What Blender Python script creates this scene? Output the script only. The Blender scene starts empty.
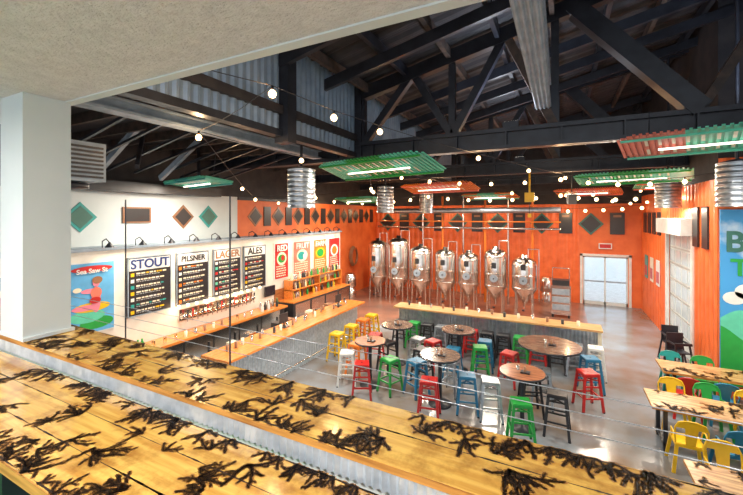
import bpy, math, random
from mathutils import Vector, Matrix
random.seed(7)
S=bpy.context.scene
COL=S.collection
# ---------------------------------------------------------------- materials
MATS={}
def mat(name,c,rough=.5,metal=0,c2=None,scale=5,stretch=(1,1,1),bump=0,emit=0,coat=0,trans=0,contrast=None,bscale=None):
    if name in MATS: return MATS[name]
    m=bpy.data.materials.new(name); m.use_nodes=True
    nt=m.node_tree; N=nt.nodes; L=nt.links
    b=N['Principled BSDF']
    b.inputs['Base Color'].default_value=(*c,1)
    b.inputs['Roughness'].default_value=rough
    b.inputs['Metallic'].default_value=metal
    if coat: b.inputs['Coat Weight'].default_value=coat; b.inputs['Coat Roughness'].default_value=.12
    if trans: b.inputs['Transmission Weight'].default_value=trans
    tc=N.new('ShaderNodeTexCoord'); mp=N.new('ShaderNodeMapping'); mp.inputs['Scale'].default_value=stretch
    L.new(tc.outputs['Object'],mp.inputs['Vector'])
    nz=N.new('ShaderNodeTexNoise'); nz.inputs['Scale'].default_value=scale; nz.inputs['Detail'].default_value=6
    L.new(mp.outputs[0],nz.inputs['Vector'])
    if c2 is None: c2=tuple(x*.82 for x in c)
    r=N.new('ShaderNodeValToRGB'); lo,hi=contrast or (.35,.65)
    r.color_ramp.elements[0].position=lo; r.color_ramp.elements[1].position=hi
    r.color_ramp.elements[0].color=(*c,1); r.color_ramp.elements[1].color=(*c2,1)
    L.new(nz.outputs['Fac'],r.inputs[0]); L.new(r.outputs[0],b.inputs['Base Color'])
    if bump:
        n2=N.new('ShaderNodeTexNoise'); n2.inputs['Scale'].default_value=bscale or scale*6; n2.inputs['Detail'].default_value=4
        L.new(mp.outputs[0],n2.inputs['Vector'])
        bp=N.new('ShaderNodeBump'); bp.inputs['Strength'].default_value=bump; bp.inputs['Distance'].default_value=.02
        L.new(n2.outputs['Fac'],bp.inputs['Height']); L.new(bp.outputs[0],b.inputs['Normal'])
    if emit:
        b.inputs['Emission Color'].default_value=(*c,1); b.inputs['Emission Strength'].default_value=emit
    MATS[name]=m; return m
def pinemat(name,c,c2,c3):
    m=mat(name,c,.22,c2=c2,scale=2.2,stretch=(1,14,14),coat=.6,contrast=(.38,.68))
    nt=m.node_tree; N=nt.nodes; L=nt.links; b=N['Principled BSDF']
    src=b.inputs['Base Color'].links[0].from_socket
    tc=[n for n in N if n.type=='TEX_COORD'][0]
    nz=N.new('ShaderNodeTexNoise'); nz.inputs['Scale'].default_value=5.5; nz.inputs['Detail'].default_value=5; nz.inputs['Roughness'].default_value=.65
    L.new(tc.outputs['Object'],nz.inputs['Vector'])
    r=N.new('ShaderNodeValToRGB'); r.color_ramp.elements[0].position=.47; r.color_ramp.elements[1].position=.68
    r.color_ramp.elements[0].color=(0,0,0,1); r.color_ramp.elements[1].color=(.8,.8,.8,1)
    L.new(nz.outputs['Fac'],r.inputs[0])
    mx=N.new('ShaderNodeMix'); mx.data_type='RGBA'
    L.new(r.outputs[0],mx.inputs[0]); L.new(src,mx.inputs[6]); mx.inputs[7].default_value=(*c3,1)
    L.new(mx.outputs[2],b.inputs['Base Color'])
    return m
white=mat('white_paint',(.66,.73,.75),.6,c2=(.60,.68,.70),scale=2)
stucco=mat('stucco_white',(.72,.73,.75),.85,c2=(.63,.64,.66),scale=14,bump=.8,bscale=45)
orange=mat('orange_paint',(.80,.19,.05),.5,c2=(.68,.13,.03),scale=2)
orange_c=mat('orange_corrugated',(.82,.18,.05),.4,c2=(.70,.13,.03),scale=3)
black=mat('black_steel',(.011,.013,.020),.4,c2=(.024,.028,.040),scale=4)
roofm=mat('dark_roof_deck',(.018,.018,.024),.7,c2=(.038,.034,.038),scale=3)
roofw=mat('rafter_wood_dark',(.09,.06,.048),.7,c2=(.035,.028,.026),scale=6)
galv=mat('galvanised_steel',(.55,.60,.65),.28,.8,c2=(.38,.43,.49),scale=9)
galvb=mat('galvanised_trim',(.60,.67,.74),.35,.35,c2=(.42,.49,.56),scale=14)
bluemetal=mat('bluegrey_sheet',(.30,.40,.53),.45,.3,c2=(.20,.29,.41),scale=3)
steel=mat('stainless_steel',(.80,.76,.72),.18,1,c2=(.68,.64,.61),scale=3)
greyp=mat('light_grey_paint',(.36,.44,.53),.5,c2=(.25,.32,.40))
dark=mat('dark_plastic',(.03,.03,.035),.4)
conc=mat('polished_concrete',(.24,.28,.33),.15,c2=(.18,.13,.09),scale=.8,bump=.04,contrast=(.36,.66))
conc_b=mat('brewery_floor',(.32,.15,.10),.25,c2=(.18,.10,.08),scale=1)
turf=mat('green_turf',(.02,.40,.04),.9,c2=(.01,.25,.02),scale=60,bump=.5)
mezf=mat('mezzanine_carpet',(.30,.27,.25),.9,c2=(.24,.21,.19),scale=30,bump=.3)
pine=pinemat('varnished_pine',(.90,.58,.14),(.64,.32,.06),(.33,.13,.02))
pine_edge=mat('pine_edge',(.60,.30,.07),.4,c2=(.28,.11,.02),scale=3,stretch=(1,12,12))
burn=mat('burnt_wood',(.022,.010,.005),.5,c2=(.05,.022,.01),scale=30)
scorch=mat('scorched_wood',(.40,.17,.035),.35,c2=(.52,.26,.06),scale=10)
barwood=mat('orange_bar_wood',(.85,.29,.06),.25,c2=(.62,.19,.035),scale=3,stretch=(8,1,8),coat=.4)
lightwood=mat('light_bar_wood',(.66,.42,.18),.3,c2=(.45,.24,.09),scale=3,stretch=(1,8,8),coat=.3)
tabletop=mat('dark_round_top',(.20,.12,.085),.25,c2=(.07,.045,.035),scale=4,stretch=(1,6,1),coat=.4)
tabletop2=mat('red_round_top',(.45,.18,.08),.25,c2=(.22,.08,.045),scale=4,stretch=(1,6,1),coat=.4)
glass=mat('glass',(.8,.9,.95),.05,0,c2=(.8,.9,.95),trans=1)
bulb=mat('warm_bulb',(1,.68,.33),.3,emit=6,c2=(1,.68,.33))
lampglow=mat('lamp_lens',(1,.93,.8),.3,emit=2.5,c2=(1,.93,.8))
PC={}
for n,c in dict(red=(.52,.02,.02),blue=(.02,.18,.35),green=(.02,.34,.06),yellow=(.80,.49,.01),orange=(.80,.20,.02),teal=(.02,.34,.32),pink=(.85,.25,.35),cream=(.85,.78,.6),sky=(.12,.42,.75),navy=(.02,.05,.2),black=(.02,.02,.025),white=(.78,.79,.78),brown=(.30,.14,.07),mint=(.12,.60,.42),dgreen=(.04,.16,.13),coral=(.80,.20,.14),lgrey=(.4,.42,.44)).items():
    PC[n]=mat('painted_'+n,c,.35,c2=tuple(x*.85 for x in c))
PC['galv']=galv
# ---------------------------------------------------------------- builder
class B:
    def __init__(s): s.v=[];s.f=[];s.m=[];s.s=[];s.mats=[]
    def mi(s,m):
        if m not in s.mats: s.mats.append(m)
        return s.mats.index(m)
    def add(s,vs,fs,m,smooth=False,M=None):
        o=len(s.v)
        for p in vs:
            p=Vector(p)
            if M is not None: p=M@p
            s.v.append(tuple(p))
        k=s.mi(m)
        for f in fs: s.f.append([i+o for i in f]); s.m.append(k); s.s.append(smooth)
    def box(s,a,b,m,M=None):
        x0,x1=sorted((a[0],b[0]));y0,y1=sorted((a[1],b[1]));z0,z1=sorted((a[2],b[2]))
        vs=[(x0,y0,z0),(x1,y0,z0),(x1,y1,z0),(x0,y1,z0),(x0,y0,z1),(x1,y0,z1),(x1,y1,z1),(x0,y1,z1)]
        s.add(vs,[(0,3,2,1),(4,5,6,7),(0,1,5,4),(1,2,6,5),(2,3,7,6),(3,0,4,7)],m,False,M)
    def quad(s,pts,m): s.add(pts,[tuple(range(len(pts)))],m)
    def tube(s,p0,p1,r0,m,r1=None,n=8,M=None,cap=True):
        r1=r0 if r1 is None else r1
        p0=Vector(p0);p1=Vector(p1);d=(p1-p0).normalized()
        a=Vector((0,0,1)) if abs(d.z)<.9 else Vector((1,0,0))
        u=d.cross(a).normalized();w=d.cross(u)
        vs=[]
        for p,r in((p0,r0),(p1,r1)):
            for i in range(n):
                t=2*math.pi*i/n; vs.append(p+u*r*math.cos(t)+w*r*math.sin(t))
        fs=[(i,(i+1)%n,n+(i+1)%n,n+i) for i in range(n)]
        s.add(vs,fs,m,n>4,M)
        if cap: s.add(vs,[tuple(range(n-1,-1,-1)),tuple(range(n,2*n))],m,False,M)
    def beam(s,p0,p1,w,h,m):
        p0=Vector(p0);p1=Vector(p1);d=(p1-p0).normalized()
        a=Vector((0,0,1)) if abs(d.z)<.95 else Vector((0,1,0))
        u=d.cross(a).normalized()*w/2;q=u.cross(d).normalized()*h/2
        vs=[p+i*u+j*q for p in(p0,p1) for i,j in((-1,-1),(1,-1),(1,1),(-1,1))]
        s.add(vs,[(0,1,2,3),(7,6,5,4),(0,4,5,1),(1,5,6,2),(2,6,7,3),(3,7,4,0)],m)
    def path(s,pts,r,m,n=6,M=None):
        for a,b in zip(pts,pts[1:]): s.tube(a,b,r,m,n=n,M=M)
    def lathe(s,c,prof,m,n=24,M=None,smooth=True):
        vs=[];fs=[]
        for r,z in prof:
            for i in range(n):
                t=2*math.pi*i/n; vs.append((c[0]+r*math.cos(t),c[1]+r*math.sin(t),c[2]+z))
        for j in range(len(prof)-1):
            for i in range(n): fs.append((j*n+i,j*n+(i+1)%n,(j+1)*n+(i+1)%n,(j+1)*n+i))
        s.add(vs,fs,m,smooth,M)
    def disc(s,c,r,h,m,n=24,M=None):
        s.tube((c[0],c[1],c[2]-h/2),(c[0],c[1],c[2]+h/2),r,m,n=n,M=M)
    def corr(s,o,U,V,nrm,period,amp,m,sharp=True):
        o=Vector(o);U=Vector(U);V=Vector(V);nrm=Vector(nrm).normalized()
        L=U.length; k=max(2,int(L/period)); vs=[];fs=[]
        steps=k*4
        for i in range(steps+1):
            a=(0,1,1,0)[i%4]*amp if sharp else amp*.5*(1+math.sin(i*math.pi/2))
            p=o+U*(i/steps)+nrm*a
            vs+= [p,p+V]
        for i in range(steps): fs.append((2*i,2*i+2,2*i+3,2*i+1))
        s.add(vs,fs,m,False)
    def mesh(s,name):
        me=bpy.data.meshes.new(name); me.from_pydata(s.v,[],s.f)
        for m in s.mats: me.materials.append(m)
        for p,k,sm in zip(me.polygons,s.m,s.s): p.material_index=k; p.use_smooth=sm
        me.update(); return me
    def obj(s,name,loc=(0,0,0),rot=0,parent=None):
        return place(s.mesh(name),name,loc,rot,parent)
def place(me,name,loc=(0,0,0),rot=0,parent=None):
    o=bpy.data.objects.new(name,me); o.location=loc; o.rotation_euler=(0,0,rot); COL.objects.link(o)
    if parent: o.parent=parent
    return o
def text(body,name,size,loc,rot,m,parent):
    cu=bpy.data.curves.new(name,'FONT'); cu.body=body; cu.size=size; cu.align_x='CENTER'; cu.align_y='CENTER'; cu.extrude=.004; cu.offset=size*.025; cu.materials.append(m)
    o=bpy.data.objects.new(name,cu); COL.objects.link(o); o.location=loc; o.rotation_euler=rot
    if parent: o.parent=parent
    return o
XL,XR,YB=-9.6,3.1,19.4
pi=math.pi
# ---------------------------------------------------------------- shell
b=B(); b.box((-10,0,-.1),(6,12.2,0),conc); b.box((0.9,12.2,-.1),(6,YB+.2,0),conc); b.box((-10,12.2,-.1),(.9,YB+.2,0),conc_b)
b.obj('floor')
b=B(); b.box((-40,YB+.2,-.15),(40,60,-.05),mat('outside_paving',(.8,.8,.78),.8)); b.obj('ground_outside')
b=B(); b.box((XL-.2,-3,0),(XL,9,4.6),white); b.box((XL-.2,9,0),(XL,YB,4.6),orange); b.box((XL-.2,-3,4.6),(XL,YB,5.9),roofm)
b.box((XL,9,4.5),(XL+.05,YB,4.6),black)
b.obj('wall_left')
tw=mat('tap_wall_white',(.76,.74,.69),.5,c2=(.72,.69,.62))
b=B(); b.box((XL,-1,0),(-9,14.5,3.22),tw); b.box((XL,-1,3.22),(-8.93,14.55,3.28),greyp)
b.box((-9,10.1,0.9),(-8.985,14.4,1.35),mat('backsplash_wood',(.50,.20,.07),.4,c2=(.25,.09,.03),scale=5,stretch=(1,1,6)))
b.obj('wall_taps')
b=B()
b.box((XL,YB,0),(.9,YB+.2,4.5),orange); b.box((2.6,YB,0),(XR+.2,YB+.2,4.5),orange); b.box((.9,YB,2.15),(2.6,YB+.2,4.5),orange)
b.box((XL,YB,4.5),(XR+2,YB+.2,9.5),roofm)
b.corr((XL,YB-.03,0),(10.35,0,0),(0,0,4.5),(0,-1,0),.3,.025,orange_c)
b.obj('wall_back')
b=B()
for x in(.9,1.72,2.54): b.box((x,YB+.02,0),(x+.06,YB+.1,2.15),white)
b.box((.9,YB+.02,2.09),(2.6,YB+.1,2.15),white); b.box((.9,YB+.02,.0),(2.6,YB+.1,.14),white)
b.box((.9,YB+.03,1.0),(2.6,YB+.09,1.06),greyp)
b.box((.78,YB-.06,0),(.88,YB,2.25),PC['white']);b.box((2.62,YB-.06,0),(2.72,YB,2.25),PC['white']);b.box((.78,YB-.06,2.16),(2.72,YB,2.26),PC['white'])
b.box((.95,YB+.05,.1),(2.55,YB+.06,2.1),glass)
b.obj('door_1')
b=B()
b.box((XR,15.15,0),(XR+.2,YB+.2,4.8),orange); b.box((XR,10.8,0),(XR+.2,12.45,4.8),orange); b.box((XR,12.45,3.55),(XR+.2,15.15,4.8),orange)
b.box((XR,10.8,4.8),(XR+.2,YB,9.5),roofm)
b.corr((XR-.01,15.2,0),(0,4.2,0),(0,0,4.8),(-1,0,0),.25,.03,orange_c)
b.corr((XR-.01,10.8,0),(0,1.6,0),(0,0,4.8),(-1,0,0),.25,.03,orange_c)
b.corr((XR-.01,12.45,3.6),(0,2.7,0),(0,0,1.2),(-1,0,0),.25,.03,orange_c)
b.box((XR+.2,10.8,0),(5.2,11,5.2),orange); b.box((XR+.2,10.8,5.2),(5.2,11,9.5),roofm)
b.corr((XR,10.79,4.15),(2.1,0,0),(0,0,1.1),(0,-1,0),.25,.03,orange_c)
b.box((5,-3,0),(5.2,10.8,5.2),white); b.box((5,-3,5.2),(5.2,10.8,9.5),roofm)
b.obj('wall_right')
gpane=mat('frosted_pane',(.62,.72,.80),.15,c2=(.5,.62,.72))
b=B()
for i in range(7):
    b.box((XR+.05,12.5,i*.5+.01),(XR+.1,15.1,i*.5+.485),white)
    if i>0:
        for k in range(4): b.box((XR+.04,12.6+k*.63,i*.5+.06),(XR+.052,13.12+k*.63,i*.5+.43),gpane)
b.box((XR-.06,12.4,0),(XR+.02,12.55,3.6),PC['white']);b.box((XR-.06,15.05,0),(XR+.02,15.2,3.6),PC['white']);b.box((XR-.3,12.4,3.45),(XR+.02,15.2,3.9),PC['white'])
for z in(.5,1,1.5,2,2.5,3): b.box((XR+.03,12.55,z-.012),(XR+.055,15.05,z+.012),PC['lgrey'])
b.obj('door_2')
# ---------------------------------------------------------------- roofs
def zr(x): return 7.1+(x+4.5)*.22
b=B()
b.box((XL-.3,-3,5.8),(-4.4,YB+.2,5.95),roofm)
for y in [1.9+i*.8 for i in range(22)]: b.box((XL,y,5.62),(-4.5,y+.06,5.8),roofw)
b.corr((-4.6,-1,7.15),(0,YB+1,0),(10,0,2.2),(0,0,-1),.35,.05,roofm)
b.quad([(-4.6,-1,7.25),(5.4,-1,9.45),(5.4,YB,9.45),(-4.6,YB,7.25)],roofm)
b.obj('ceiling')
b=B()
for i in range(10):
    x=-4.2+i*1.0; b.box((x,1,zr(x)-.22),(x+.09,YB,zr(x)-.02),black if i%2 else roofw)
for y in [2.6,3.9,5.2,6.6,9.4,10.8,12.2]: b.beam((-4.5,y,zr(-4.5)-.35),(5.2,y,zr(5.2)-.35),.1,.22,black)
b.obj('roof_purlins')
b=B()
b.corr((-4.5,1.2,5.5),(0,YB-1.3,0),(0,0,1.75),(1,0,0),.16,.035,bluemetal)
b.box((-4.6,1.2,5.4),(-4.42,YB,5.52),black)
for y in(5.3,8,13,17): b.box((-4.6,y-.12,5.3),(-4.3,y+.12,7.2),black)
b.obj('wall_clerestory')
for Y in(8,13,17.6):
    b=B()
    b.box((XL,Y-.13,5.34),(5,Y+.13,5.42),black); b.box((XL,Y-.13,5.68),(5,Y+.13,5.76),black); b.box((XL,Y-.04,5.4),(5,Y+.04,5.7),black)
    for x in range(-9,5,1): b.box((x,Y-.13,5.42),(x+.03,Y+.13,5.68),black)
    b.beam((-4.5,Y,zr(-4.5)-.2),(5,Y,zr(5)-.2),.2,.3,black)
    xs=[-4.3,-2.1,-.1,2.07,4.3]
    for i,x in enumerate(xs):
        b.beam((x,Y,5.7),(x,Y,zr(x)-.2),.14,.14,black) if i!=3 else None
    b.beam((-4.3,Y,5.7),(-3.0,Y,zr(-3)-.2),.16,.16,black)
    b.beam((-2.1,Y,5.7),(-3.0,Y,zr(-3)-.2),.16,.16,black)
    b.beam((-2.1,Y,5.7),(-1.0,Y,zr(-1)-.2),.16,.16,black)
    b.beam((-.1,Y,5.7),(-1.0,Y,zr(-1)-.2),.16,.16,roofw)
    b.beam((2.07,Y,5.75),(.2,Y,zr(.2)-.2),.3,.3,black)
    b.beam((2.07,Y,5.75),(3.7,Y,zr(3.7)-.2),.14,.14,roofw)
    b.beam((4.3,Y,5.75),(3.3,Y,zr(3.3)-.2),.2,.2,black)
    b.obj('roof_truss')
b=B(); b.box((-.44,1.7,6.05),(-.16,7.8,6.09),greyp); b.box((-.34,1.7,6.05),(-.26,7.8,6.5),greyp); b.box((-.44,1.7,6.46),(-.16,7.8,6.5),greyp)
b.corr((-.43,1.7,6.04),(.26,0,0),(0,6.1,0),(0,0,-1),.06,.02,greyp)
for y in(2.6,5.2,7.5): b.box((-.33,y,6.5),(-.27,y+.06,7.9),black)
b.obj('steel_ceiling_beam')
b=B(); b.box((-5.65,1.4,5.42),(-5.4,7.8,5.46),greyp); b.box((-5.56,1.4,5.46),(-5.5,7.8,5.62),greyp); b.box((-5.65,1.4,5.6),(-5.4,7.8,5.62),greyp); b.obj('steel_ceiling_beam')
b=B()
for y in(3,4.4,5.8):
    b.beam((-8.8,y,4.9),(-7.4,y,5.7),.08,.12,greyp); b.beam((-7.4,y,4.95),(-8.2,y+.6,5.7),.07,.1,black)
b.box((-9.55,1,4.55),(-9.2,8,4.8),black)
for i in range(8): b.beam((-9,3.5+i*.6,5.0),(-6,3.5+i*.6,5.62),.05,.05,black)
b.obj('roof_braces')
# ---------------------------------------------------------------- mezzanine
b=B(); b.box((-9,-4,1.8),(4.9,1.85,2.0),white); b.box((-9,-4,2.0),(4.9,1.28,2.03),mezf); b.box((-5,-.6,2.03),(-1,1.25,2.05),turf); b.obj('mezzanine_floor')
b=B(); b.box((-9.4,-4,4.9),(4.9,1.56,5.1),stucco); b.box((-9.4,1.52,4.89),(4.9,1.59,5.12),white); b.obj('ceiling_mezzanine')
b=B(); b.box((-3.87,1.26,3.075),(-3.5,1.56,4.9),white); b.box((-3.89,1.255,3.075),(-3.48,1.58,3.1),white); b.obj('column')
def lich(bd,rect,z,n,L0,w0,mx=500,k0=3,step=.006):
    x0,x1,y0,y1=rect
    cnt=[0]
    def seg(x,y,base,ln,w,d):
        while ln>0 and cnt[0]<mx:
            st=random.uniform(.7,1.4)*step
            ang=base+random.gauss(0,.55)
            nx=x+math.cos(ang)*st; ny=y+math.sin(ang)*st
            if not(x0<nx<x1 and y0<ny<y1): return
            cx,cy=-math.sin(ang),math.cos(ang)
            px=cx*w/2;py=cy*w/2; ex,ey=math.cos(ang)*w*.3,math.sin(ang)*w*.3
            bd.quad([(x-px-ex,y-py-ey,z),(nx-px+ex,ny-py+ey,z),(nx+px+ex,ny+py+ey,z),(x+px-ex,y+py-ey,z)],burn); cnt[0]+=1
            if d<2:
                h=w*.9+step*1.0; e=.3; px=cx*h;py=cy*h; dx,dy=math.cos(ang)*h*e,math.sin(ang)*h*e; zz=z-.0004-.00003*d
                bd.quad([(x-px-dx,y-py-dy,zz),(nx-px+dx,ny-py+dy,zz),(nx+px+dx,ny+py+dy,zz),(x+px-dx,y+py-dy,zz)],scorch)
            x,y=nx,ny; ln-=st; w=max(w0*.24,w*.968)
            base+=random.gauss(0,.09)
            if random.random()<.27 and d<4:
                seg(x,y,base+random.choice((-1,1))*random.uniform(.45,1.1),ln*random.uniform(.3,.7),w*.6,d+1)
    for i in range(n):
        x=x0+(x1-x0)*(i+random.random())/n
        side=random.random()
        if side<.33: y=y0+.002; a=pi/2
        elif side<.66: y=y1-.002; a=-pi/2
        else: y=random.uniform(y0+.1,y1-.1) if y1-y0>.3 else (y0+y1)/2; a=random.uniform(0,6.28)
        a+=random.gauss(0,.4)
        sc=random.choice((.6,.8,1,1.25))
        for k in range(k0):
            cnt[0]=0
            seg(x,y,a+(k-(k0-1)/2)*random.uniform(.6,1.0),L0*sc*random.uniform(.7,1.15),w0*sc,0)
def board(bd,x0,x1,y0,y1,z,th,m=pine,me=pine_edge):
    bd.box((x0,y0,z-th),(x1,y1,z-.002),me)
    bd.box((x0+.004,y0+.004,z-.003),(x1-.004,y1-.004,z),m)
def gap(bd,x0,x1,y,z): bd.box((x0,y-.0015,z),(x1,y+.0015,z+.0004),burn)
def burnedge(bd,x0,x1,ys,z,n,wmax):
    for i in range(n):
        x=random.uniform(x0,x1); y=random.choice(ys); L=random.uniform(.08,.4); k=10
        up=[];dn=[]
        for j in range(k+1):
            t=j/k; ww=wmax*math.sin(pi*t)*random.uniform(.4,1); up.append((x+L*t,y+ww,z)); dn.append((x+L*t,y-ww,z))
        for j in range(k): bd.quad([dn[j],dn[j+1],up[j+1],up[j]],burn)
b=B(); board(b,-6,3,1.257,1.655,3.07,.028); gap(b,-6,3,1.46,3.07)
lich(b,(-5.0,1.5,1.262,1.65),3.0712,135,.15,.0065)
burnedge(b,-5,1.2,(1.46,1.268,1.643),3.0709,60,.006)
b.corr((-6,1.275,2.956),(9,0,0),(0,0,.086),(0,-1,0),.035,.014,galvb,False)
b.box((-6,1.3,2.03),(3,1.6,3.04),white)
b.obj('mezzanine_ledge')
b=B(); board(b,-5,3,.69,1.252,2.955,.05); gap(b,-5,3,.88,2.955); gap(b,-5,3,1.07,2.955)
lich(b,(-3.2,.7,.695,1.25),2.9562,105,.15,.0062)
burnedge(b,-3.4,.9,(.88,1.07,.70,1.244),2.9559,60,.006)
for x in(-4,-2.5,-1,.5): b.box((x,.8,2.05),(x+.06,1.25,2.9),black)
b.obj('drink_rail_counter')
b=B()
for x in(-3.04,-1.9,): b.tube((x,1.72,2.0),(x,1.72,4.12),.006,black,n=6)
for z in(3.12,3.20,3.28): b.tube((-6,1.72,z),(4,1.72,z),.0022,galv,n=5)
b.obj('cable_railing')
# ---------------------------------------------------------------- furniture meshes
def stool_mesh(c):
    m=PC[c]; b=B(); H=.76; s=.15
    b.box((-s,-s,H-.02),(s,s,H),m)
    b.box((-s-.012,-s-.012,H-.06),(s+.012,s+.012,H-.012),m)
    b.disc((0,0,H+.001),.02,.004,black,8)
    for sx in(-1,1):
        for sy in(-1,1):
            b.beam((sx*.14,sy*.14,H-.05),(sx*.205,sy*.205,0),.045,.035,m)
            b.disc((sx*.205,sy*.205,.012),.025,.024,black,8)
    for z,r in((.27,.18),(.5,.16)):
        for a,c2 in(((-r,-r),(r,-r)),((r,-r),(r,r)),((r,r),(-r,r)),((-r,r),(-r,-r))):
            if z>.4 and a[0]==c2[0]: continue
            b.beam((*a,z),(*c2,z),.02,.03,m)
    b.beam((-.145,-.145,.62),(.145,.145,.62),.015,.02,m); b.beam((.145,-.145,.62),(-.145,.145,.62),.015,.02,m)
    return b.mesh('bar_stool_'+c)
def chair_mesh(c):
    m=PC[c]; b=B(); H=.45
    b.box((-.18,-.18,H-.02),(.18,.18,H),m); b.box((-.19,-.19,H-.05),(.19,.19,H-.012),m)
    for sx in(-1,1):
        for sy in(-1,1): b.beam((sx*.165,sy*.165,H-.03),(sx*.22,sy*.23,0),.045,.03,m)
    pts=[(-.18,-.16,H),(-.2,-.21,.6),(-.2,-.235,.72),(-.16,-.25,.81),(-.06,-.26,.845),(.06,-.26,.845),(.16,-.25,.81),(.2,-.235,.72),(.2,-.21,.6),(.18,-.16,H)]
    b.path(pts,.013,m)
    b.add([(-.06,-.18,H),(.06,-.18,H),(.09,-.26,.83),(-.09,-.26,.83)],[(0,1,2,3)],m)
    b.add([(-.06,-.185,H),(.06,-.185,H),(.09,-.265,.83),(-.09,-.265,.83)],[(3,2,1,0)],m)
    b.add([(-.19,-.235,.72),(.19,-.235,.72),(.15,-.255,.83),(-.15,-.255,.83)],[(0,1,2,3)],m)
    b.path([(-.2,-.2,.6),(-.21,-.05,.62),(-.2,.02,.6),(-.18,.06,H)],.011,m); b.path([(.2,-.2,.6),(.21,-.05,.62),(.2,.02,.6),(.18,.06,H)],.011,m)
    return b.mesh('metal_chair_'+c)
ST={};CH={}
def stool(c,x,y,r=None):
    if c not in ST: ST[c]=stool_mesh(c)
    place(ST[c],'bar_stool',(x,y,0),random.uniform(-.5,.5) if r is None else r)
def chair(c,x,y,r):
    if c not in CH: CH[c]=chair_mesh(c)
    place(CH[c],'metal_dining_chair',(x,y,0),r)
def htable(x,y,r,m):
    b=B(); b.disc((0,0,1.03),r,.04,m,32); b.lathe((0,0,1.03),[(r,.015),(r+.008,.012),(r+.008,-.018),(r,-.02)],black,32)
    b.tube((0,0,.02),(0,0,1.01),.04,black,n=12); b.lathe((0,0,0),[(.24,0),(.24,.02),(.08,.05),(.04,.12)],black,20)
    b.lathe((0,0,.97),[(.04,-.1),(.16,.03),(.16,.04)],black,16)
    b.box((-.02,-.12,1.05),(.14,.0,1.08),black); b.lathe((.05,-.06,1.07),[(.025,0),(.02,.1),(.0,.1)],PC['brown'],10); b.lathe((-.08,.04,1.05),[(.03,0),(.03,.09),(.0,.09)],steel,10)
    b.obj('round_bar_table',(x,y,0))
htable(-4.0,7.78,.36,tabletop2); htable(-3.94,9.26,.42,tabletop); htable(-2.28,7.67,.42,tabletop); htable(-2.36,9.57,.42,tabletop)
htable(-.235,9.4,.66,tabletop); htable(-.65,7.54,.40,tabletop2)
for c,x,y in [('white',-4.52,7.6),('red',-3.9,7.18),('green',-3.45,7.7),('red',-4.52,9.1),('galv',-3.36,9.3),('black',-3.95,8.68),('red',-2.32,7.05),('blue',-1.70,7.63),('blue',-2.87,7.85),('galv',-2.2,8.25),
  ('red',-2.95,9.3),('green',-1.78,9.4),('blue',-2.35,8.98),('galv',-1.24,7.6),('green',-.62,6.96),('black',-.06,7.6),('blue',.6,9.8),('red',.5,8.9),('galv',-.35,8.6),('red',-1.08,9.3),('black',-.55,8.13),
  ('orange',-4.6,8.2),('black',-3.0,8.6),('blue',-1.75,9.9)]: stool(c,x,y)
for i,c in enumerate(['black','green','black','galv','black','red','black','black','green','red','black','galv','white']): stool(c,-4.4+i*.43,10.62,0)
for c,y in[('yellow',8.7),('yellow',9.5),('orange',10.2),('yellow',10.8)]: stool(c,-5.5,y,0)
# ---------------------------------------------------------------- long tables + chairs (right)
tablew=mat('long_table_wood',(.58,.38,.17),.3,c2=(.30,.15,.06),scale=3,stretch=(1,8,8),coat=.3)
def ltable(x,y,L,name='long_dining_table'):
    b=B(); board(b,0,L,-.38,.38,.76,.045,tablew,pine_edge); gap(b,0,L,-.12,.76); gap(b,0,L,.13,.76)
    lich(b,(.01,L-.01,-.37,.37),.7612,20,.26,.015,120,3,.013)
    for xx in(.2,L-.2):
        b.box((xx-.03,-.3,0),(xx+.03,-.24,.715),black); b.box((xx-.03,.24,0),(xx+.03,.3,.715),black); b.box((xx-.03,-.3,.66),(xx+.03,.3,.715),black); b.box((xx-.03,-.3,.1),(xx+.03,.3,.14),black)
    b.box((.2,-.02,.1),(L-.2,.02,.14),black)
    b.obj(name,(x,y,0))
ltable(1.9,10.0,2.4); ltable(1.38,8.15,2.4); ltable(1.45,5.9,2.4)
for c,x,y,r in[('yellow',1.78,7.5,0),('blue',2.33,7.5,.1),('green',2.88,7.55,0),('yellow',1.9,8.8,pi),('green',2.45,8.8,pi+.1),('yellow',3.0,8.75,pi),
   ('red',2.2,9.42,0),('blue',2.75,9.42,0),('teal',2.25,10.55,pi),('green',2.8,10.48,pi),('yellow',2.0,6.58,pi),('green',2.55,6.58,pi),('orange',3.35,9.4,0)]: chair(c,x,y,r)
b=B()
for sx in(-1,1):
    for sy in(-1,1): b.beam((sx*.15,sy*.15,.75),(sx*.24,sy*.24,0),.035,.035,black)
b.box((-.17,-.17,.5),(.17,.17,.53),black); b.box((-.19,.15,.5),(.19,.18,.95),black); b.box((-.19,-.2,.72),(.19,-.16,.78),black)
for sx in(-.18,.18): b.box((sx-.015,-.2,.72),(sx+.015,.18,.76),black)
b.box((-.2,-.2,.25),(.2,-.17,.29),black)
hm=b.mesh('high_chair'); place(hm,'high_chair',(2.68,12.0,0),.3); place(hm,'high_chair',(2.7,12.75,0),.1)
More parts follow.
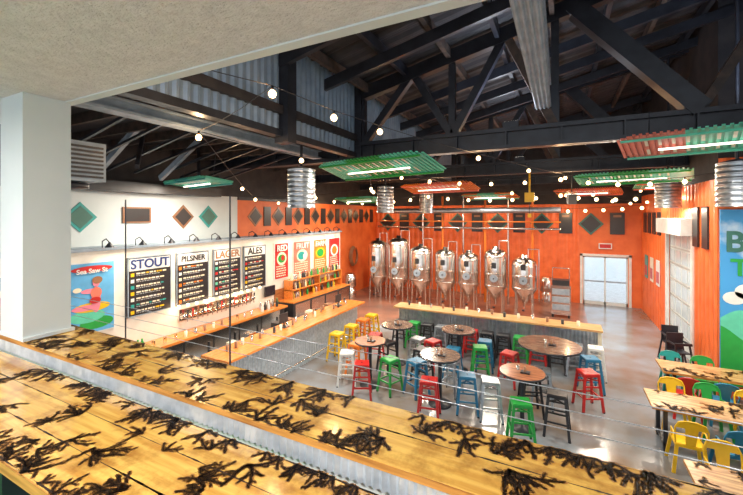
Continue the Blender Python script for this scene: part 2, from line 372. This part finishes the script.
# ---------------------------------------------------------------- left bar
b=B(); b.box((-6.7,5.3,1.02),(-5.9,11.1,1.07),barwood); b.box((-6.3,5.4,0),(-6.15,11.0,1.02),white)
b.corr((-6.145,5.4,.0),(0,5.6,0),(0,0,1.0),(1,0,0),.08,.02,galvb)
b.box((-7.0,5.5,.85),(-6.31,11,.88),steel); b.box((-6.98,5.5,0),(-6.31,11,.84),dark)
b.tube((-6.0,5.5,.2),(-6.0,11,.2),.02,steel)
for i in range(22):
    y=5.7+i*.24; b.lathe((-6.45+random.uniform(-.1,.2),y,1.07),[(.03,0),(.035,.14),(.0,.14)],random.choice([PC['brown'],steel,dark,PC['cream'],PC['brown']]),8)
for i in range(10):
    y=5.7+i*.5; b.box((-6.97,y,.88),(-6.75,y+.22,random.uniform(.95,1.12)),random.choice([steel,PC['cream'],dark,PC['brown']]))
b.obj('tap_bar_counter')
b=B(); b.box((-8.97,4.2,.86),(-8.3,10,.92),barwood); b.box((-8.95,4.3,0),(-8.45,10,.86),dark)
for y in(4.4,5.3,6.2,7.1,8.0,8.9): b.box((-8.445,y,.1),(-8.43,y+.85,.8),steel); b.box((-8.43,y+.7,.3),(-8.40,y+.73,.6),dark)
for i in range(18):
    y=4.4+i*.1 if i<9 else 9.0+(i-9)*.1
    b.lathe((-8.6+random.uniform(-.12,.12),y,.92),[(.045,0),(.045,.14),(.02,.2),(.02,.25),(0,.25)],random.choice([steel,PC['white'],dark,PC['green'],PC['brown']]),10)
for i in range(12): b.lathe((-8.45,5.4+i*.28,.92),[(.03,0),(.038,.15),(0,.15)],random.choice([steel,glass,PC['brown'],PC['cream']]),8)
b.obj('back_bar_counter')
b=B(); b.box((-8.98,6.4,1.2),(-8.93,9.0,1.5),steel); b.tube((-8.85,6.4,1.32),(-8.85,9.0,1.32),.05,steel,n=12)
for i in range(16):
    y=6.5+i*.158; b.tube((-8.85,y,1.32),(-8.74,y,1.28),.014,steel); b.tube((-8.74,y,1.3),(-8.74,y,1.2),.012,steel); b.tube((-8.74,y,1.3),(-8.72,y,1.52),.016,[black,PC['red'],PC['brown']][i%3],r1=.024)
b.obj('beer_tap_tower')
b=B(); b.box((-8.98,10.3,0),(-8.3,14.2,.9),dark); b.box((-8.98,10.3,.9),(-8.3,14.2,.95),barwood)
for y in(10.4,11.35,12.3,13.25): b.box((-8.3,y,.08),(-8.285,y+.85,.84),steel)
for z in(1.25,1.6): b.box((-8.98,10.6,z),(-8.6,14,z+.03),barwood)
for y in(10.6,12.3,13.97): b.box((-8.98,y,.95),(-8.6,y+.03,1.6),barwood)
for k in range(90):
    z=random.choice((.95,1.28,1.63)); y=random.uniform(10.7,13.9); c=random.choice([PC['brown'],PC['green'],steel,PC['cream'],PC['brown'],dark,PC['yellow']])
    b.lathe((-8.72,y,z),[(.045,0),(.045,.14),(.018,.19),(.018,.25),(0,.25)],c,8)
b.obj('bottle_shelf')
b=B(); b.box((-.02,-.25,0),(.02,.25,.34),dark); b.box((.021,-.23,.02),(.024,.23,.32),mat('screen',(.02,.02,.03),.1)); b.tube((-.02,0,.17),(-.06,0,.17),.03,dark); b.obj('television',(-8.92,9.8,1.22))
for (x,y) in((-6.45,7.62),(-6.4,10.22)):
    b=B(); b.box((-.1,-.1,0),(.1,.1,.02),dark); b.tube((0,0,.02),(0,0,.15),.02,dark); b.box((-.02,-.16,.12),(.0,.16,.36),dark); b.obj('pos_terminal',(x,y,1.072))
b=B(); b.box((-4.8,10.98,1.02),(.95,11.6,1.07),lightwood); b.box((-4.7,11.22,0),(.85,11.4,1.02),PC['brown'])
b.corr((-4.7,11.2,0),(5.55,0,0),(0,0,1.0),(0,-1,0),.09,.02,galv); b.box((-4.7,11.55,.0),(.85,12.1,.9),steel)
b.box((.85,11.1,0),(.93,11.55,1.02),PC['cream'])
b.tube((-4.7,11.0,.2),(.85,11.0,.2),.02,steel)
for i in range(14): b.lathe((-4.4+i*.37,11.3+random.uniform(-.12,.12),1.07),[(.035,0),(.04,.13),(0,.13)],[dark,PC['cream'],steel,PC['brown']][i%4],8)
b.obj('brewery_bar_counter')
# ---------------------------------------------------------------- brewing tanks
def tank(x,y,r,h):
    b=B()
    b.lathe((0,0,0),[(.06,.45),(r*.98,1.05),(r,1.1),(r,h-.28),(r*.93,h-.14),(r*.6,h-.03),(.12,h),(.12,h+.1),(.0,h+.1)],steel,28)
    for z in(1.12,1.6,h-.32): b.lathe((0,0,z),[(r,-.02),(r+.015,-.01),(r+.015,.02),(r,.03)],steel,28)
    for k in range(4):
        t=k*pi/2+.785; b.tube((r*.85*math.cos(t),r*.85*math.sin(t),1.15),(r*.9*math.cos(t),r*.9*math.sin(t),0),.035,steel); b.disc((r*.9*math.cos(t),r*.9*math.sin(t),.015),.06,.03,steel,8)
    b.tube((0,0,.45),(0,0,.28),.03,steel); b.tube((0,0,.3),(0,-r,.3),.025,steel); b.disc((0,-r,.3),.05,.06,black,8)
    M=Matrix.Translation((0,-r*.97,1.45)); b.tube((0,.02,0),(0,-.05,0),.19,steel,n=20,M=M); b.tube((0,-.05,0),(0,-.07,0),.15,greyp,n=20,M=M); b.tube((0,-.07,0),(0,-.12,0),.03,black,M=M)
    b.box((-.09,-r-.03,1.85),(.09,-r+.03,2.08),dark); b.tube((.0,-r-.02,2.2),(.0,-r-.05,2.2),.06,PC['white'],n=14)
    b.path([(.15,-.1,h-.02),(.15,-.1,h+.35),(r+.06,-.1,h+.35),(r+.06,-.1,.6)],.022,steel)
    b.obj('brewing_tank',(x,y,0))
for i,x in enumerate([-7.8,-6.72,-5.64,-4.5,-3.5,-2.4,-1.3]): tank(x,16,[.46,.50,.50,.46,.44,.46,.48][i],[2.8,2.95,2.6,2.5,2.4,2.6,2.3][i])
b=B()
for i in range(6): b.tube((-6.1+i*1.0,17.6,0),(-6.1+i*1.0,17.6,4.9),.05,PC['orange'] if i%2 else steel)
b.tube((-8.5,17.4,3.4),(0,17.4,3.4),.05,steel); b.tube((-8.5,17.3,3.7),(0,17.3,3.7),.03,PC['orange']); b.tube((-7.5,16.9,4.2),(0,16.9,4.2),.12,galv,n=12)
b.obj('process_piping')
b=B(); b.box((-.35,-.3,.12),(.35,.3,1.25),steel)
for z in(.3,.6,.9): b.box((-.3,-.32,z),(.3,-.3,z+.22),greyp)
b.box((-.3,-.25,1.25),(.3,.25,1.45),dark); b.path([(-.3,0,1.4),(-.3,0,1.9),(.3,0,1.9),(.3,0,1.4)],.02,steel)
for sx in(-.28,.28):
    for sy in(-.22,.22): b.tube((sx,sy,0),(sx,sy,.12),.04,dark)
b.obj('stainless_keg_washer',(.0,16.5,0))
b=B()
b.lathe((0,0,0),[(.28,.0),(.3,.04),(.3,.5),(.22,.58),(.22,.62)],steel,16)
b.lathe((.0,0,.62),[(.0,.0),(.27,.0),(.3,.04),(.3,.5),(.22,.58),(.22,.62),(0,.6)],steel,16)
km=b.mesh('keg'); place(km,'beer_keg',(-.55,18.2,0)); place(km,'beer_keg',(-8.9,15.2,0)); place(km,'beer_keg',(-8.8,17.95,0))
b=B()
for k in range(3):
    pts=[(0,-math.cos(t)*(.35-k*.03),1.9+math.sin(t)*(.5-k*.04)) for t in [i*pi/8 for i in range(17)]]; b.path([(p[0]+k*.05,p[1],p[2]) for p in pts],.03,PC['brown'])
b.tube((-.12,0,2.3),(.2,0,2.3),.05,steel)
b.obj('coiled_brewery_hose',(-9.46,16.5,0))
# ---------------------------------------------------------------- wall decoration
def w_of(t,w): return min(.30,w*1.45/len(t))
def board_sign(y0,y1,title,cols,tc):
    z0,z1=1.6,3.0; b=B(); X=-8.985
    b.box((X-.01,y0,z0),(X+.03,y1,z1),PC['black']); 
    for a in((y0,y0+.02),(y1-.02,y1)): b.box((X+.03,a[0],z0),(X+.04,a[1],z1),greyp)
    b.box((X+.03,y0,z1-.02),(X+.04,y1,z1),greyp);b.box((X+.03,y0,z0),(X+.04,y1,z0+.02),greyp)
    b.box((X+.031,y0+.04,z1-.32),(X+.036,y1-.04,z1-.04),PC['white'])
    for r in range(7):
        z=z1-.41-r*.147
        c=cols[r%len(cols)]
        b.box((X+.031,y0+.07,z-.045),(X+.035,y0+.15,z+.035),PC[c])
        y=y0+.2
        while y<y1-.2:
            l=random.uniform(.03,.11); l=min(l,y1-.12-y)
            b.box((X+.031,y,z+.002),(X+.035,y+l,z+.036),PC[c if random.random()<.25 else 'cream']); y+=l+.022
        y=y0+.2
        while y<y1-.3:
            l=random.uniform(.02,.07)
            b.box((X+.031,y,z-.038),(X+.034,y+l,z-.02),PC['lgrey']); y+=l+.018
    o=b.obj('beer_menu_board')
    text(title,'title',w_of(title,y1-y0),(X+.042,(y0+y1)/2,z1-.18),(pi/2,0,pi/2),PC[tc],o)
board_sign(5.11,6.19,'STOUT',['yellow','white','teal'],'navy'); board_sign(6.34,7.34,'PILSNER',['orange','white','cream'],'black')
board_sign(7.5,8.53,'LAGER',['white','mint','red'],'brown'); board_sign(8.65,9.64,'ALES',['white','red','yellow'],'black')
def poster(y0,y1,z0,z1,bg,sh,X=-8.985,title=None,rows=False):
    b=B(); b.box((X-.01,y0,z0),(X+.02,y1,z1),PC['white']); b.box((X+.02,y0+.03,z0+.03),(X+.024,y1-.03,z1-.03),PC[bg])
    cy,cz=(y0+y1)/2,(z0+z1)/2
    for i,(c,dy,dz,r,rz) in enumerate(sh):
        n=20; e=.026+i*.002
        b.quad([(X+e,cy+dy+r*math.cos(2*pi*k/n),cz+dz+rz*math.sin(2*pi*k/n)) for k in range(n)],PC[c])
    if rows:
        for r in range(5):
            z=z0+.1+r*.085; y=y0+.1
            while y<y1-.2:
                l=random.uniform(.04,.12); b.box((X+.024,y,z),(X+.03,y+l,z+.04),PC['cream']); y+=l+.03
    o=b.obj('wall_poster')
    if title: text(title,'title',w_of(title,y1-y0),(X+.05,cy,z1-.2),(pi/2,0,pi/2),PC['white'],o)
poster(10.08,10.84,1.7,3.0,'red',[('cream',0,.08,.26,.24),('green',0,.08,.2,.15),('red',.05,.1,.09,.1)],title='RED',rows=True)
poster(11.1,12.2,1.7,3.0,'coral',[('cream',0,.08,.34,.24),('teal',-.05,.08,.22,.16),('white',.15,.05,.1,.1)],title='FRUIT',rows=True)
poster(12.4,13.35,1.7,3.0,'orange',[('yellow',0,.08,.34,.22),('green',0,.08,.24,.16)],title='FARM',rows=True)
poster(13.5,14.4,1.7,3.0,'red',[('white',0,.1,.3,.26),('orange',0,.1,.2,.18)],rows=True)
poster(3.9,4.85,1.45,3.0,'sky',[('green',.1,-.55,.33,.13),('mint',-.08,-.38,.34,.14),('yellow',0,-.2,.36,.10),('pink',.08,-.05,.09,.28),('pink',-.12,-.2,.26,.06),('pink',-.05,.15,.16,.05),('coral',.08,.1,.11,.12),('pink',.08,.32,.07,.09),('brown',.10,.37,.10,.08),('red',.06,-.06,.11,.07),('cream',-.28,.2,.08,.05),('red',0,.62,.4,.07)],title='Sea Saw St')
poster(2.7,3.3,1.8,2.9,'blue',[('cream',0,0,.25,.3),('red',0,0,.15,.2)])
def diamond_l(y,z,r,c1,c2,X):
    b=B()
    for e,rr,c in((.02,r,c1),(.03,r*.75,c2)):
        pts=[(0,-1),(1,0),(0,1),(-1,0)]
        vs=[(X,y+p*rr,z+q*rr) for p,q in pts]+[(X+e,y+p*rr,z+q*rr) for p,q in pts]
        b.add(vs,[(4,5,6,7),(0,1,5,4),(1,2,6,5),(2,3,7,6),(3,0,4,7)],PC[c])
    b.obj('diamond_wall_panel')
for y,c1,c2 in((4.45,'teal','dgreen'),(7.0,'brown','black'),(7.85,'teal','dgreen')): diamond_l(y,3.95,.34,c1,c2,XL)
b=B(); b.box((XL,5.35,3.8),(XL+.04,6.05,4.2),PC['brown']); b.box((XL+.04,5.4,3.84),(XL+.05,6.0,4.16),PC['black']); b.obj('wall_plaque')
for y in(9.8,11.0,12.2,13.4,14.6,15.8,17,18.2):
    diamond_l(y,3.95,.36,'brown','black',XL)
    b=B(); b.box((XL,y+.42,3.6),(XL+.03,y+.78,4.3),PC['black']); b.obj('wall_panel')
def diamond_b(x,z,r,c1,c2):
    b=B(); Y=YB-.06
    for e,rr,c in((.02,r,c1),(.03,r*.8,c2)):
        pts=[(0,-1),(1,0),(0,1),(-1,0)]
        vs=[(x+p*rr,Y,z+q*rr) for p,q in pts]+[(x+p*rr,Y-e,z+q*rr) for p,q in pts]
        b.add(vs,[(7,6,5,4),(4,5,1,0),(5,6,2,1),(6,7,3,2),(7,4,0,3)],PC[c])
    b.obj('diamond_wall_panel')
x=-8.8;i=0
while x<3:
    if i%2==0: diamond_b(x,3.6,.5,'dgreen','black')
    else:
        b=B(); b.box((x-.27,YB-.09,3.15),(x+.27,YB-.04,4.1),PC['black']); b.box((x-.15,YB-.1,3.9),(x+.15,YB-.09,4.0),PC['brown']); b.obj('wall_panel')
    x+=1.0;i+=1
b=B(); b.box((1.5,YB-.12,2.5),(2.0,YB-.06,2.75),PC['white']); b.box((1.54,YB-.125,2.54),(1.96,YB-.12,2.71),PC['red']); b.obj('exit_sign')
for y,c in((16,'white'),(17,'cream'),(18,'teal')):
    b=B(); b.box((XR-.06,y,1.5),(XR-.04,y+.5,2.4),PC[c]); b.box((XR-.065,y+.05,1.6),(XR-.06,y+.45,2.0),PC['red']); b.obj('notice_board')
for y in(11.2,11.9): 
    b=B(); b.box((XR-.08,y,3.2),(XR-.04,y+.4,4.2),PC['black']); b.obj('wall_panel')
for y in(15.8,16.6,17.4,18.2):
    b=B(); b.box((XR-.08,y,3.3),(XR-.04,y+.45,4.1),PC['black']); b.obj('wall_panel')
sky=mat('mural_sky',(.05,.30,.66),.5,c2=(.70,.80,.88),scale=1.1,contrast=(.52,.68))
b=B(); b.box((XR+.02,10.74,.3),(5,10.79,4.12),sky)
Yf=10.735
def hill(z0,amp,ph,c,e):
    n=24; pts=[(XR+.02+1.88*i/n,Yf-e,z0+amp*math.sin(ph+i*.35)) for i in range(n+1)]
    b.quad([(XR+.02,Yf-e,.3),(5,Yf-e,.3)]+pts[::-1],PC[c])
hill(1.75,.2,0,'mint',.002); hill(1.4,.2,2,'green',.004); hill(.8,.1,1,'green',.006)
for (x,z,r) in((3.35,2.2,.14),(3.6,2.35,.18),(3.8,2.2,.14)): b.quad([(x+r*1.4*math.cos(k*pi/8),Yf-.006,z+r*math.sin(k*pi/8)) for k in range(16)],PC['white'])
o=b.obj('wall_mural')
text('Beer','letters',.62,(3.78,Yf-.02,3.4),(pi/2,0,0),PC['dgreen'],o); text('Time','letters_2',.5,(3.8,Yf-.02,2.85),(pi/2,0,0),PC['green'],o)
# ---------------------------------------------------------------- hanging things
def canopy(x,y,z,w,d,tilt,c1,c2,rz=-.25,hang=.62):
    b=B(); n=30
    for i in range(n):
        xx=-w/2+w*i/n; q=min(1,(min(i,n-1-i)+1)/3)
        dd=d*(.7+.3*q)
        c=c1 if (i*3//n)%2==0 else c2
        b.box((xx,-dd/2,0),(xx+w/n*.55,dd/2,.02),PC[c]); b.box((xx+w/n*.55,-dd/2,.03),(xx+w/n,dd/2,.045),PC[c])
        if 3<i<n-4 and i%2==0:
            b.box((xx+w/n*.1,-dd*.3,-.006),(xx+w/n*.6,-dd*.08,-.001),PC['cream']); b.box((xx+w/n*.1,dd*.08,-.006),(xx+w/n*.6,dd*.3,-.001),PC['cream'])
    for yy in(-d*.4,d*.4): b.beam((-w*.48,yy,-.02),(w*.48,yy,-.02),.03,.03,PC[c2])
    b.tube((-w*.3,0,-.05),(w*.3,0,-.05),.018,lampglow,n=8)
    b.box((-w/2,-.03,.045),(w/2,.03,.1),black)
    for sx in(-w*.35,w*.35): b.tube((sx,0,.06),(sx,0,hang),.008,black,n=5)
    o=b.obj('hanging_canopy_light',(x,y,z)); o.rotation_euler=(tilt,0,rz)
    li=bpy.data.lights.new('canopy_lamp','AREA'); li.shape='RECTANGLE'; li.size=w*.6; li.size_y=.03; li.energy=115; li.color=(1,.88,.72)
    lo=bpy.data.objects.new('lamp',li); COL.objects.link(lo); lo.parent=o; lo.location=(0,0,-.072)
canopy(-3.43,7.0,4.97,2.8,1.05,-.27,'mint','green')
canopy(2.1,7.1,5.08,2.5,1.0,-.22,'coral','mint')
canopy(-3.47,11.5,4.85,2.5,.9,-.25,'orange','coral')
canopy(1.6,11.6,4.95,2.5,.9,-.25,'mint','green')
canopy(-8.0,6.2,4.78,2.4,.8,-.12,'mint','teal')
canopy(.9,16.2,4.85,2.2,1.0,-.2,'orange','coral')
canopy(-7.4,13.4,4.6,2.2,.9,-.2,'mint','green')
canopy(-2.6,15.8,4.75,2.2,.9,-.2,'orange','mint')
canopy(3.0,15.2,4.95,1.6,.8,-.2,'mint','coral',0)
def drum(x,y,z0,z1,r,top):
    b=B(); prof=[(r*.85,0),(r,0)]
    k=8
    for i in range(k+1):
        z=(z1-z0)*i/k; prof+= [(r,z),(r+.012,z+.012),(r,z+.024)]
    b.lathe((0,0,0),prof+[(.05,z1-z0+.08)],galv,28)
    b.disc((0,0,.05),r*.86,.02,lampglow,24); b.tube((0,0,z1-z0),(0,0,top-z0),.03,black)
    o=b.obj('drum_pendant_lamp',(x,y,z0))
    li=bpy.data.lights.new('drum_lamp','AREA'); li.shape='DISK'; li.size=r*1.5; li.energy=110; li.color=(1,.88,.72)
    lo=bpy.data.objects.new('lamp',li); COL.objects.link(lo); lo.parent=o; lo.location=(0,0,-.02)
drum(-5.1,6.6,4.16,4.98,.3,5.8); drum(-5.7,12.3,4.08,5.0,.3,5.8); drum(-5.05,15.0,4.08,4.9,.28,5.8); drum(2.65,12.9,4.2,4.9,.3,8.5); drum(2.75,8.7,4.15,4.9,.28,8.4)
b=B(); b.box((-.14,-.1,0),(.14,.1,.3),PC['yellow']); b.tube((0,0,.3),(0,0,.92),.03,PC['yellow']); b.tube((0,0,0),(0,0,-.4),.012,black); b.box((-.05,-.04,-.5),(.05,.04,-.38),PC['yellow']); b.obj('chain_hoist',(-.9,13.0,4.42))
b=B(); b.box((-.45,-.35,0),(.45,.35,.6),greyp); 
for k in range(8): b.box((.45,-.3,.05+k*.065),(.48,.3,.08+k*.065),black)
b.tube((0,0,.6),(0,0,1.05),.03,black); b.lathe((0,0,-.12),[(.1,0),(.3,.02),(.3,.1),(.1,.12)],black,16); b.obj('unit_heater',(-6.9,3.0,4.52))
b=B(); b.box((-.12,-.1,0),(.12,.1,.3),dark); b.tube((0,0,.3),(0,0,1.0),.015,dark); sp=b.mesh('speaker')
place(sp,'loudspeaker',(-6.3,8.0,4.33),.3); place(sp,'loudspeaker',(.3,13.0,4.33),.3)
def bulbs(name,pts,n,sag,energy,every=1,r=.035,lev=3):
    b=B(); P=[]
    for a,c in zip(pts,pts[1:]):
        a=Vector(a);c=Vector(c)
        for i in range(n+1):
            t=i/n; p=a.lerp(c,t); p.z-=sag*4*t*(1-t); P.append(p)
    b.path(P,.006,black,n=4)
    o=b.obj(name)
    bb=B(); 
    for i,p in enumerate(P):
        if i%every: continue
        bb.tube(p,p-Vector((0,0,.05)),.016,black,n=6)
        c=p-Vector((0,0,.05+r)); bb.lathe(c,[(.0,-r),(r*.7,-r*.7),(r,0),(r*.7,r*.7),(.3*r,r)],bulb,10)
        if energy and i%lev==0:
            li=bpy.data.lights.new('bulb','POINT'); li.energy=energy; li.color=(1,.66,.36); li.shadow_soft_size=.05
            lo=bpy.data.objects.new('bulb_light',li); COL.objects.link(lo); lo.parent=o; lo.location=c-Vector((0,0,.1))
    bb.obj('bulbs',parent=o)
bulbs('string_lights',[(-3.6,2.2,5.62),(-3.1,3.45,5.56),(-2.6,5.4,5.44),(-1.58,8.17,5.32),(.12,12.4,5.2),(2.67,17,5.0)],2,.03,14,2,.05,4)
bulbs('string_lights',[(-3.1,3.45,5.56),(-5.2,4.07,5.35),(-8.9,9.0,4.6),(-9.2,13,4.5)],3,.05,14,3,.05,6)
bulbs('string_lights',[(-9,14,4.7),(-4.5,13.6,4.8),(0,13.8,4.75),(3.0,13.4,4.7)],6,.15,18,1,.06,5)
bulbs('string_lights',[(-8.5,18.2,4.4),(-3,18.3,4.4),(2.9,18.2,4.4)],9,.12,28,1,.07,5)
bulbs('string_lights',[(-4.2,10.2,5.2),(0,10.6,5.0),(3.0,10.2,4.9)],5,.15,14,1,.05,5)
bulbs('string_lights',[(-5.2,4.07,5.35),(-4.2,8.1,5.3),(-5.6,11,4.9),(-6.4,14,4.8)],4,.12,14,2,.05,8)
bulbs('string_lights',[(-8.8,9,4.6),(-4.0,12.2,5.2),(1.0,15,4.8),(3,17.8,4.6)],6,.15,0,2,.055)
bulbs('string_lights',[(-8.8,6.3,1.72),(-8.8,9.2,1.72)],11,.02,4,1,.045,4)
b=B()
for i in range(14):
    y=4.6+i*.72; b.path([(-9.0,y,3.28),(-9.0,y,3.42),(-8.85,y,3.48),(-8.72,y,3.4)],.012,black); b.lathe((-8.72,y,3.3),[(.09,0),(.03,.09),(.02,.11)],black,12); b.disc((-8.72,y,3.315),.04,.02,bulb,10)
o=b.obj('gooseneck_sign_lamps')
for i in range(0,14,2):
    li=bpy.data.lights.new('sign','AREA'); li.energy=14; li.size=.12; li.color=(1,.82,.58); lo=bpy.data.objects.new('lamp',li); COL.objects.link(lo); lo.parent=o; lo.location=(-8.6,4.96+i*.72,3.27); lo.rotation_euler=(0,-.3,0)
for x in(-3.5,-1,1.5):  # fill lamps added out of view to brighten soffit and wood counters
    b=B(); b.lathe((0,0,0),[(.2,0),(.22,.03),(.22,.08),(0,.08)],white,24); b.disc((0,0,.005),.19,.02,lampglow,24); o=b.obj('added_fill_lamp',(x,-.6,4.82))
    li=bpy.data.lights.new('mezz_fill','AREA'); li.shape='DISK'; li.size=.35; li.energy=75; li.color=(1,.93,.85); lo=bpy.data.objects.new('lamp',li); COL.objects.link(lo); lo.parent=o; lo.location=(0,0,-.03)
for (x,y) in((-.9,8.0),(3.0,8.0),(-1.2,13.0)):  # fill lights added on top of the trusses to brighten the roof
    b=B(); b.box((-.15,-.1,0),(.15,.1,.12),black); b.box((-.13,-.08,.12),(.13,.08,.125),lampglow); o=b.obj('added_roof_fill',(x,y,5.765))
    li=bpy.data.lights.new('up','AREA'); li.size=.2; li.energy=45; li.color=(.75,.85,1); lo=bpy.data.objects.new('lamp',li); COL.objects.link(lo); lo.parent=o; lo.location=(0,0,.15); lo.rotation_euler=(pi,0,0)
# ---------------------------------------------------------------- world, camera
w=bpy.data.worlds.new('World'); S.world=w; w.use_nodes=True
bg=w.node_tree.nodes['Background']; bg.inputs[0].default_value=(.88,.93,1,1); bg.inputs[1].default_value=1.5
cam=bpy.data.cameras.new('camera'); cam.lens=18; cam.sensor_width=36; cam.shift_y=-32.5/743; cam.clip_start=.05
co=bpy.data.objects.new('camera',cam); COL.objects.link(co); co.location=(0,0,4); co.rotation_euler=(pi/2,0,math.radians(27)); S.camera=co
S.view_settings.view_transform='Standard'
S.view_settings.exposure=.15
